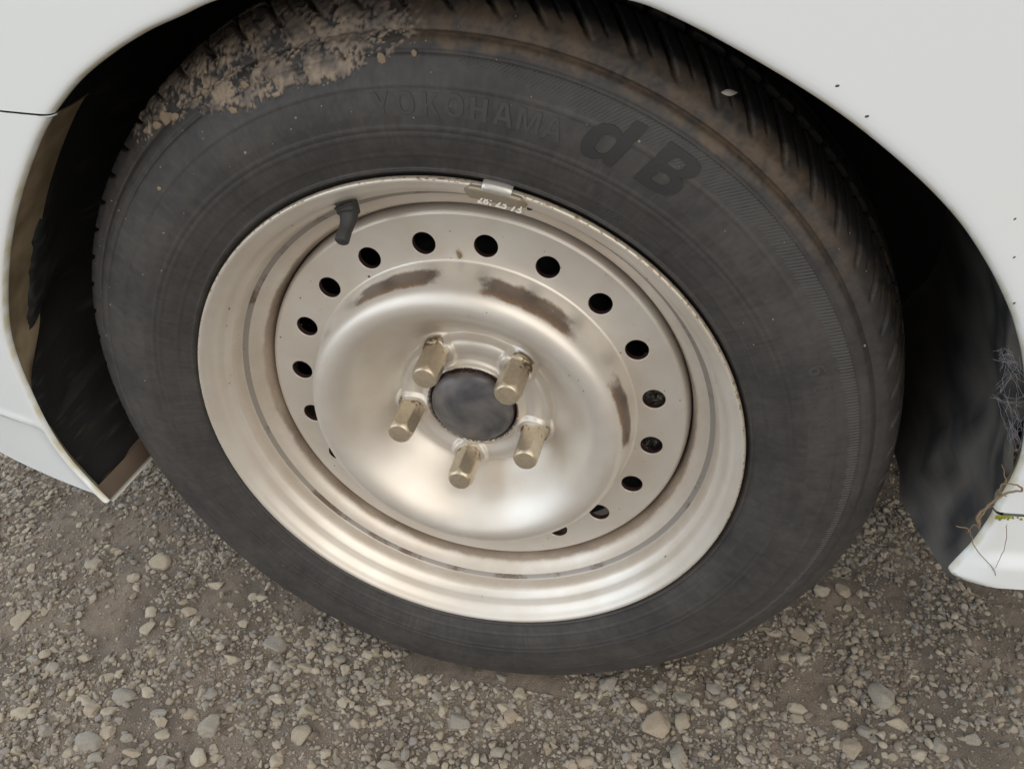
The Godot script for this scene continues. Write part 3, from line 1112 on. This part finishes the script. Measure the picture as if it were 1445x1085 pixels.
# a unit stone (about 1 across its radius 0.5): a ball cut by random planes and roughened
func stone_mesh(s: int, level: int, rough: float, cuts: float) -> ArrayMesh:
	var rng := RandomNumberGenerator.new()
	rng.seed = s
	var ico := icosphere(level)
	var planes := []
	for k in 9:
		planes.append([Vector3(rng.randfn(), rng.randfn(), rng.randfn()).normalized(), rng.randf_range(0.45, 0.85)])
	var n := noise(s, 0.9, 3)
	var v: Array[Vector3] = []
	for q: Vector3 in ico[0]:
		var r := 1.0
		if cuts > 0.0:
			for p in planes:
				var d: float = q.dot(p[0])
				if d > 0.05:
					r = minf(r, lerpf(1.0, minf(1.0, p[1] / d), cuts))
		r *= 1.0 + n.get_noise_3dv(q * 1.2) * rough + n.get_noise_3dv(q * 4.0 + Vector3(3, 3, 3)) * rough * 0.25
		v.append(q * r * 0.5)
	var st := SurfaceTool.new()
	st.begin(Mesh.PRIMITIVE_TRIANGLES)
	st.set_smooth_group(0 if level > 1 else 0)
	var f: Array = ico[1]
	for k in range(0, f.size(), 3):
		for e in [0, 2, 1]:
			st.add_vertex(v[f[k + e]])
	st.index()
	st.generate_normals()
	return st.commit()

var pebble_shapes: Array[ArrayMesh] = []
var prng := RandomNumberGenerator.new()

const TONES := ["tan", "buff", "grey-tan", "brownish", "grey", "pale"]

func region(x: float, z: float) -> String:
	if z < -0.09:
		return "under the car beside the tyre"
	if x < -0.3:
		return "in the left corner below the bumper"
	if x < -0.15:
		return "left of the tyre's foot"
	if x < 0.0:
		return "in front of the tyre, left of its middle"
	if x < 0.12:
		return "in front of the middle of the tyre"
	if x < 0.25:
		return "in the dirt right of the tyre's foot"
	return "in the dirt below the side skirt"

func pebble(x: float, z: float, w: float, d: float, label := "", tilt := 0.0) -> void:
	var o := MeshInstance3D.new()
	o.name = numbered("pebble")
	o.mesh = pebble_shapes[prng.randi() % pebble_shapes.size()]
	var tone: int = prng.randi() % 6
	o.material_override = M.stones[tone]
	add_child(o)
	var hgt := minf(w, d) * prng.randf_range(0.6, 0.9)
	o.basis = Basis.from_euler(Vector3(prng.randf_range(-0.15, 0.15), 0, prng.randf_range(-0.15, 0.15))) * Basis(Vector3.UP, tilt) * Basis.from_scale(Vector3(w * 1.3, hgt, d * 1.3)) * Basis(Vector3.UP, prng.randf_range(0, TAU))
	o.position = Vector3(x, ground_h(x, z) + hgt * prng.randf_range(0.02, 0.2), z)
	if label != "":
		tag(o, label, "stone")
	else:
		var size := "stone" if maxf(w, d) > 0.0115 else "small pebble"
		var where := region(x, z)
		tag(o, "%s %s lying %s" % [TONES[tone], size, where], "stone", "%s %ss %s" % [TONES[tone], size, where])

func build_stones() -> void:
	prng.seed = 99
	for k in 14:
		pebble_shapes.append(stone_mesh(100 + k, 3, 0.14, 1.0))
	pebble(-0.322, 0.124, 0.0230, 0.0190, "largest rounded tan stone near the lower left corner of the photo")
	pebble(-0.305, 0.136, 0.0140, 0.0100)
	pebble(-0.307, 0.116, 0.0110, 0.0130)
	pebble(-0.314, 0.081, 0.0170, 0.0150)
	pebble(-0.318, 0.097, 0.0140, 0.0120)
	pebble(-0.336, 0.095, 0.0140, 0.0130)
	pebble(-0.351, 0.091, 0.0170, 0.0090)
	pebble(-0.296, 0.073, 0.0110, 0.0100)
	pebble(-0.240, 0.062, 0.0140, 0.0120)
	pebble(-0.250, 0.083, 0.0140, 0.0110)
	pebble(-0.224, 0.090, 0.0190, 0.0170, "drop-shaped tan stone with a point to the right, in the lower left gravel")
	pebble(-0.218, 0.117, 0.0160, 0.0160, "broad mauve-grey stone at the lower edge left of the middle")
	pebble(-0.247, 0.128, 0.0100, 0.0100)
	pebble(-0.277, 0.127, 0.0140, 0.0080)
	pebble(-0.470, 0.022, 0.0150, 0.0170, "broad tan stone near the left edge of the photo")
	pebble(-0.439, -0.055, 0.0180, 0.0140, "single pale stone on the dirt below the bumper")
	pebble(-0.336, 0.008, 0.0120, 0.0130)
	pebble(-0.306, -0.016, 0.0150, 0.0110)
	pebble(-0.344, -0.008, 0.0110, 0.0130)
	pebble(-0.236, 0.025, 0.0190, 0.0110, "flat oval tan stone left of the angular stone below the tyre")
	pebble(-0.184, 0.045, 0.0110, 0.0090)
	pebble(-0.175, 0.056, 0.0130, 0.0090)
	pebble(-0.272, 0.089, 0.0140, 0.0080)
	pebble(-0.265, 0.097, 0.0120, 0.0090)
	pebble(-0.398, 0.113, 0.0150, 0.0110)
	pebble(-0.417, 0.054, 0.0100, 0.0120)
	pebble(-0.426, 0.061, 0.0150, 0.0090)
	pebble(-0.376, 0.052, 0.0120, 0.0090)
	pebble(-0.343, 0.065, 0.0120, 0.0100)
	pebble(-0.400, 0.068, 0.0120, 0.0130)
	pebble(-0.164, 0.078, 0.0090, 0.0080)
	pebble(-0.202, 0.116, 0.0110, 0.0090)
	pebble(-0.259, 0.107, 0.0110, 0.0070)
	pebble(-0.290, 0.115, 0.0110, 0.0080)
	pebble(-0.386, -0.044, 0.0160, 0.0120)
	pebble(-0.296, -0.054, 0.0160, 0.0090)
	pebble(-0.372, -0.068, 0.0210, 0.0190, "flat grey stone sunk in the dirt between bumper and tyre")
	pebble(-0.243, -0.049, 0.0130, 0.0080)
	pebble(-0.253, -0.048, 0.0090, 0.0090)
	pebble(-0.392, 0.104, 0.0090, 0.0080)
	pebble(-0.363, 0.123, 0.0120, 0.0110)
	pebble(-0.186, 0.089, 0.0070, 0.0070)
	pebble(-0.326, 0.088, 0.0100, 0.0100)
	pebble(-0.203, 0.001, 0.0180, 0.0190, "angular tan stone, largest below the left foot of the tyre")
	pebble(-0.169, -0.008, 0.0110, 0.0110)
	pebble(-0.149, -0.008, 0.0120, 0.0110)
	pebble(-0.137, 0.006, 0.0120, 0.0110)
	pebble(-0.110, -0.001, 0.0120, 0.0110)
	pebble(-0.126, 0.016, 0.0090, 0.0100)
	pebble(-0.112, 0.018, 0.0110, 0.0090)
	pebble(-0.100, 0.022, 0.0140, 0.0090)
	pebble(-0.163, 0.019, 0.0140, 0.0090)
	pebble(-0.177, 0.021, 0.0110, 0.0070)
	pebble(-0.186, 0.026, 0.0090, 0.0110)
	pebble(-0.196, 0.025, 0.0090, 0.0090)
	pebble(-0.142, 0.063, 0.0130, 0.0130)
	pebble(-0.138, 0.085, 0.0140, 0.0160)
	pebble(-0.112, 0.096, 0.0090, 0.0110)
	pebble(-0.096, 0.064, 0.0120, 0.0090)
	pebble(-0.078, 0.040, 0.0110, 0.0090)
	pebble(-0.054, 0.011, 0.0140, 0.0120)
	pebble(-0.020, 0.011, 0.0090, 0.0090)
	pebble(-0.034, 0.026, 0.0090, 0.0110)
	pebble(-0.008, 0.044, 0.0180, 0.0150, "round pale tan stone, largest in front of the middle of the tyre")
	pebble(-0.025, 0.037, 0.0090, 0.0110)
	pebble(-0.022, 0.070, 0.0120, 0.0090)
	pebble(-0.011, 0.068, 0.0080, 0.0080)
	pebble(0.001, 0.068, 0.0070, 0.0100)
	pebble(0.018, 0.046, 0.0080, 0.0110)
	pebble(-0.020, 0.081, 0.0100, 0.0100)
	pebble(0.014, 0.074, 0.0080, 0.0090)
	pebble(-0.054, 0.095, 0.0170, 0.0100)
	pebble(-0.094, -0.010, 0.0090, 0.0080)
	pebble(-0.129, -0.016, 0.0120, 0.0100)
	pebble(-0.150, -0.020, 0.0100, 0.0110)
	pebble(-0.148, 0.109, 0.0110, 0.0120)
	pebble(-0.058, 0.036, 0.0100, 0.0080)
	pebble(-0.114, 0.047, 0.0110, 0.0100)
	pebble(-0.087, 0.049, 0.0100, 0.0100)
	pebble(-0.027, 0.050, 0.0090, 0.0070)
	pebble(0.026, 0.058, 0.0070, 0.0080)
	pebble(0.021, 0.071, 0.0070, 0.0070)
	pebble(0.037, 0.009, 0.0110, 0.0110)
	pebble(0.027, 0.024, 0.0120, 0.0080)
	pebble(0.036, 0.030, 0.0130, 0.0130)
	pebble(0.028, 0.039, 0.0090, 0.0090)
	pebble(0.032, 0.065, 0.0120, 0.0090)
	pebble(0.040, 0.058, 0.0050, 0.0070)
	pebble(0.038, 0.074, 0.0080, 0.0080)
	pebble(0.125, -0.001, 0.0100, 0.0080)
	pebble(0.144, -0.002, 0.0130, 0.0120)
	pebble(0.153, -0.011, 0.0120, 0.0100)
	pebble(0.160, 0.016, 0.0200, 0.0250, "long upright brown slab stone, largest right of the tyre's foot")
	pebble(0.180, -0.019, 0.0180, 0.0130)
	pebble(0.182, 0.007, 0.0140, 0.0150)
	pebble(0.220, -0.020, 0.0130, 0.0140, "rounded pointed stone, pale tan, right of the grey slab in the dirt")
	pebble(0.218, 0.002, 0.0110, 0.0120)
	pebble(0.192, -0.015, 0.0100, 0.0080)
	pebble(0.161, -0.026, 0.0100, 0.0120)
	pebble(0.208, -0.033, 0.0150, 0.0130)
	pebble(0.105, 0.059, 0.0130, 0.0100)
	pebble(0.145, 0.044, 0.0100, 0.0090)
	pebble(0.141, 0.053, 0.0090, 0.0070)
	pebble(0.181, 0.040, 0.0150, 0.0190, "dark grey elongated stone at the lower edge right of the tyre's foot")
	pebble(0.172, 0.045, 0.0080, 0.0090)
	pebble(0.183, -0.048, 0.0120, 0.0090)
	pebble(0.136, 0.012, 0.0080, 0.0070)
	pebble(0.115, -0.017, 0.0130, 0.0140)
	pebble(0.019, -0.004, 0.0100, 0.0070)
	pebble(0.309, -0.158, 0.0150, 0.0130, "left one of two brown stones lying against the tyre's right foot")
	pebble(0.326, -0.162, 0.0150, 0.0150, "right one of two brown stones lying against the tyre's right foot")
	pebble(0.331, -0.145, 0.0080, 0.0100)
	pebble(0.345, -0.164, 0.0060, 0.0080)
	pebble(0.271, -0.117, 0.0070, 0.0090)
	pebble(0.259, -0.101, 0.0180, 0.0070)
	pebble(0.285, -0.102, 0.0130, 0.0140)
	pebble(0.269, -0.078, 0.0110, 0.0130)
	pebble(0.286, -0.077, 0.0120, 0.0120)
	pebble(0.352, -0.052, 0.0210, 0.0200, "big faceted grey-brown stone standing alone below the side skirt")
	pebble(0.359, -0.041, 0.0110, 0.0080)
	pebble(0.278, -0.026, 0.0180, 0.0110)
	pebble(0.276, -0.015, 0.0110, 0.0090)
	pebble(0.266, -0.015, 0.0070, 0.0090)
	pebble(0.312, -0.020, 0.0130, 0.0100)
	pebble(0.321, 0.002, 0.0140, 0.0180, "pale orange-tan upright stone below the big faceted stone")
	pebble(0.334, -0.016, 0.0110, 0.0100)
	pebble(0.338, -0.010, 0.0080, 0.0070)
	pebble(0.345, -0.013, 0.0080, 0.0070)
	pebble(0.354, -0.015, 0.0070, 0.0080)
	pebble(0.360, -0.027, 0.0180, 0.0110)
	pebble(0.373, -0.001, 0.0100, 0.0100)
	pebble(0.391, -0.013, 0.0120, 0.0140)
	pebble(0.391, -0.004, 0.0090, 0.0080)
	pebble(0.377, -0.018, 0.0110, 0.0060)
	pebble(0.327, 0.016, 0.0150, 0.0100)
	pebble(0.418, -0.024, 0.0100, 0.0090)
	pebble(0.231, 0.031, 0.0090, 0.0100)
	pebble(0.325, -0.042, 0.0080, 0.0070)

func build_gravel() -> void:
	var rng := RandomNumberGenerator.new()
	rng.seed = 4711
	var tints := [L(156, 146, 131), L(147, 138, 125), L(142, 135, 126), L(150, 139, 122), L(136, 130, 123), L(163, 154, 140), L(126, 116, 105)]
	# more stones of pebble size, then gravel, then grit
	var made := 0
	while made < 110:
		var x := rng.randf_range(-0.62, 0.5)
		var z := rng.randf_range(-0.32, 0.15)
		if on_tyre(x, z):
			continue
		var w := rng.randf_range(0.0065, 0.0105)
		pebble(x, z, w, w * rng.randf_range(0.65, 0.95), "", rng.randf() * TAU)
		made += 1
	for kind in [["gravel", 0.0038, 0.0108, 78000, 8, 1], ["grit", 0.0014, 0.0036, 180000, 3, 0]]:
		for variant in kind[4]:
			var count: int = kind[3] / kind[4]
			var mm := MultiMesh.new()
			mm.transform_format = MultiMesh.TRANSFORM_3D
			mm.use_colors = true
			mm.mesh = stone_mesh(900 + variant * 7 + int(kind[5]), 2 if kind[5] == 1 else 1, 0.2, 1.0)
			mm.instance_count = count
			var k := 0
			while k < count:
				var x := rng.randf_range(-0.95, 0.72)
				var z := rng.randf_range(-0.72, 0.24)
				if rng.randf() < 0.2:
					x = rng.randf_range(-1.6, 1.4)
					z = rng.randf_range(-1.1, 0.9)
				if on_tyre(x, z):
					continue
				var dens: float = (0.72 if kind[5] == 1 else 0.75) + ns.unit.get_noise_2d(x * 7.0 + 40.0, z * 7.0) * 1.5 + ns.unit.get_noise_2d(x * 22.0, z * 22.0 + 17.0) * 0.4
				# loose stones gather along the foot of the tyre
				dens += 0.8 * exp(-pow((z - 0.02) / 0.035, 2)) * (1.0 if absf(x) < 0.3 else 0.0)
				if rng.randf() > clampf(dens, 0.06 if kind[5] == 1 else 0.4, 1.0):
					continue
				var u := rng.randf()
				var s: float = lerpf(kind[1], kind[2], u * u * u)
				var b := Basis.from_euler(Vector3(rng.randf_range(-0.4, 0.4), rng.randf() * TAU, rng.randf_range(-0.4, 0.4))).scaled_local(Vector3(s, s * rng.randf_range(0.45, 0.8), s * rng.randf_range(0.6, 0.95)))
				mm.set_instance_transform(k, Transform3D(b, Vector3(x, ground_h(x, z) + s * rng.randf_range(-0.08, 0.22), z)))
				var c: Color = tints[rng.randi() % tints.size()]
				mm.set_instance_color(k, c * rng.randf_range(0.74, 1.14))
				k += 1
			var mi := MultiMeshInstance3D.new()
			mi.name = numbered(kind[0])
			mi.multimesh = mm
			mi.material_override = M.grit
			mi.set_meta("kind", "stuff")
			tag(mi, "loose fine gravel strewn over the bare earth" if kind[5] == 1 else "fine stone grit strewn over the bare earth", "gravel" if kind[5] == 1 else "grit")
			add_child(mi)

func on_tyre(x: float, z: float) -> bool:
	return absf(x) < 0.075 and z < 0.004 and z > -0.165

func strand(called: String, list: Array, r0: float, r1: float, m: Material, parent: Node3D) -> void:
	var pts := spline3(list, 6)
	for k in pts.size():
		pts[k] += Vector3(n3("fine", pts[k]), n3("fine", pts[k] + Vector3(1, 0, 0)), n3("fine", pts[k] + Vector3(0, 1, 0))) * 0.0008 - parent.position
	put(called, tube(pts, r0 * 0.8, r1 * 0.55, 6), m, parent)

func V(x: float, y: float, z: float) -> Vector3:
	return Vector3(x, y, z)

func build_small_things() -> void:
	var t := thing("root_tangle", "tangle of dry brown roots caught at the corner of the side skirt", "roots", V(0.3208, 0.3187, 0.0447))
	strand("root", [V(0.3211, 0.3074, 0.0447), V(0.3187, 0.3145, 0.0449), V(0.3208, 0.3225, 0.0447), V(0.3241, 0.3289, 0.0444), V(0.3286, 0.3341, 0.0440), V(0.3350, 0.3358, 0.0434), V(0.3329, 0.3388, 0.0436), V(0.3274, 0.3404, 0.0441), V(0.3237, 0.3395, 0.0445), V(0.3237, 0.3347, 0.0445), V(0.3289, 0.3309, 0.0440)], 0.0011, 0.0005, M.root, t)
	strand("root", [V(0.3218, 0.3051, 0.0446), V(0.3202, 0.3147, 0.0448), V(0.3219, 0.3237, 0.0446), V(0.3240, 0.3316, 0.0444)], 0.0010, 0.0006, M.root, t)
	strand("rootlet", [V(0.3094, 0.3061, 0.0456), V(0.3170, 0.3035, 0.0450), V(0.3244, 0.2895, 0.0444), V(0.3394, 0.2728, 0.0430), V(0.3420, 0.2668, 0.0428)], 0.00045, 0.0003, M.root, t)
	strand("rootlet", [V(0.3350, 0.3099, 0.0434), V(0.3395, 0.2929, 0.0430), V(0.3398, 0.2728, 0.0430)], 0.0003, 0.00025, M.root, t)
	strand("rootlet", [V(0.3232, 0.2601, 0.0445), V(0.3308, 0.2519, 0.0438), V(0.3429, 0.2461, 0.0427)], 0.0005, 0.0003, M.root, t)
	strand("rootlet", [V(0.3190, 0.3094, 0.0449), V(0.3208, 0.3187, 0.0447), V(0.3246, 0.3246, 0.0444)], 0.0007, 0.0004, M.root, t)
	strand("rootlet", [V(0.3252, 0.3407, 0.0443), V(0.3223, 0.3477, 0.0446), V(0.3186, 0.3540, 0.0449)], 0.0005, 0.0003, M.root, t)
	strand("rootlet", [V(0.3228, 0.3041, 0.0445), V(0.3183, 0.3082, 0.0449), V(0.3169, 0.3011, 0.0450), V(0.3170, 0.3035, 0.0450)], 0.0004, 0.0003, M.root, t)
	# cobweb between liner and fender edge
	var web := thing("cobweb", "torn pale cobweb between the arch liner and the fender edge", "cobweb", V(0.3133, 0.3913, 0.0413))
	var w := [V(0.2993, 0.4210, 0.0424), V(0.3059, 0.4194, 0.0419), V(0.3053, 0.4129, 0.0420), V(0.3118, 0.4090, 0.0415), V(0.3067, 0.4021, 0.0419), V(0.3169, 0.3961, 0.0410), V(0.3054, 0.3952, 0.0420), V(0.3154, 0.3868, 0.0412), V(0.3219, 0.3779, 0.0406), V(0.3204, 0.3730, 0.0407), V(0.3240, 0.3660, 0.0404), V(0.3269, 0.3588, 0.0402), V(0.3166, 0.3775, 0.0411)]
	var rng := RandomNumberGenerator.new()
	rng.seed = 21
	for k in 80:
		var i := rng.randi() % w.size()
		var j := clampi(i + rng.randi_range(-3, 3), 0, w.size() - 1)
		if i == j:
			continue
		var jit := func(): return V(rng.randfn() * 0.0022, rng.randfn() * 0.0022, rng.randfn() * 0.002 - 0.001)
		var a: Vector3 = w[i] + jit.call()
		var b: Vector3 = w[j] + jit.call()
		strand("silk_thread", [a, (a + b) * 0.5 + jit.call() * 0.5, b], 0.00009, 0.00009, M.web, web)
	# moss in the seam above the side skirt
	var mm := MultiMesh.new()
	mm.transform_format = MultiMesh.TRANSFORM_3D
	mm.mesh = stone_mesh(17, 1, 0.5, 0.0)
	mm.instance_count = 60
	for k in 60:
		var x := 0.3302 + absf(rng.randfn()) * 0.0042
		var s := rng.randf_range(0.0007, 0.0016)
		mm.set_instance_transform(k, Transform3D(Basis().scaled(V(s, s, s)), V(x, 0.3125 - absf(rng.randfn()) * 0.0011, body_z(x) + 0.0002)))
	var mi := MultiMeshInstance3D.new()
	mi.name = numbered("moss")
	mi.multimesh = mm
	mi.material_override = M.moss
	mi.set_meta("kind", "stuff")
	tag(mi, "yellow-green moss growing in the seam above the side skirt", "moss")
	add_child(mi)
	# small striped shell on the wheel disc
	var pc := PackedVector2Array()
	for k in 40:
		var u := k / 39.0
		pc.append(Vector2(maxf(0.00002, 0.0013 * pow(sin(PI * clampf(u * 0.62, 0, 1)), 0.9) * (1.0 + 0.10 * sin(u * 44.0)) * (1.0 if u < 0.97 else 0.3)), u * 0.0068))
	var sh := lathe(pc, 16, func(p: Vector3, _a: float, _r: float): return L(84, 64, 48).lerp(L(176, 152, 120), clampf(0.5 + 1.2 * sin(p.z / 0.0068 * 44.0), 0, 1)), true)
	var o := put("snail_shell", sh, M.shell, self)
	o.position = HUB + V(-0.0020, 0.1300, -0.0398)
	o.basis = Basis(V(0, 0, 1), 0.35) * Basis(V(1, 0, 0), PI / 2 + 0.1)
	tag(o, "tiny striped brown snail shell stuck on the disc between two vent holes", "shell")
	# pale husk on the tread
	var hp := PackedVector3Array()
	for j in 9:
		for i in 5:
			var u := j / 8.0
			var v := i / 4.0 - 0.5
			var wd := sin(PI * clampf(u, 0.02, 0.98)) * 0.0042
			hp.append(V((u - 0.5) * 0.009, v * wd, 0.0012 * (1.0 - 4.0 * v * v) * sin(PI * u)))
	o = put("dry_husk", grid(hp, 4, 9, false), M.husk, self)
	var a := deg_to_rad(57.0)
	o.position = HUB + V(cos(a), sin(a), 0) * 0.2875 + V(0, 0, -0.0195)
	o.rotation = V(-0.9, 0.4, -0.1)
	tag(o, "pale dry seed husk lying on the upper tyre shoulder", "husk")
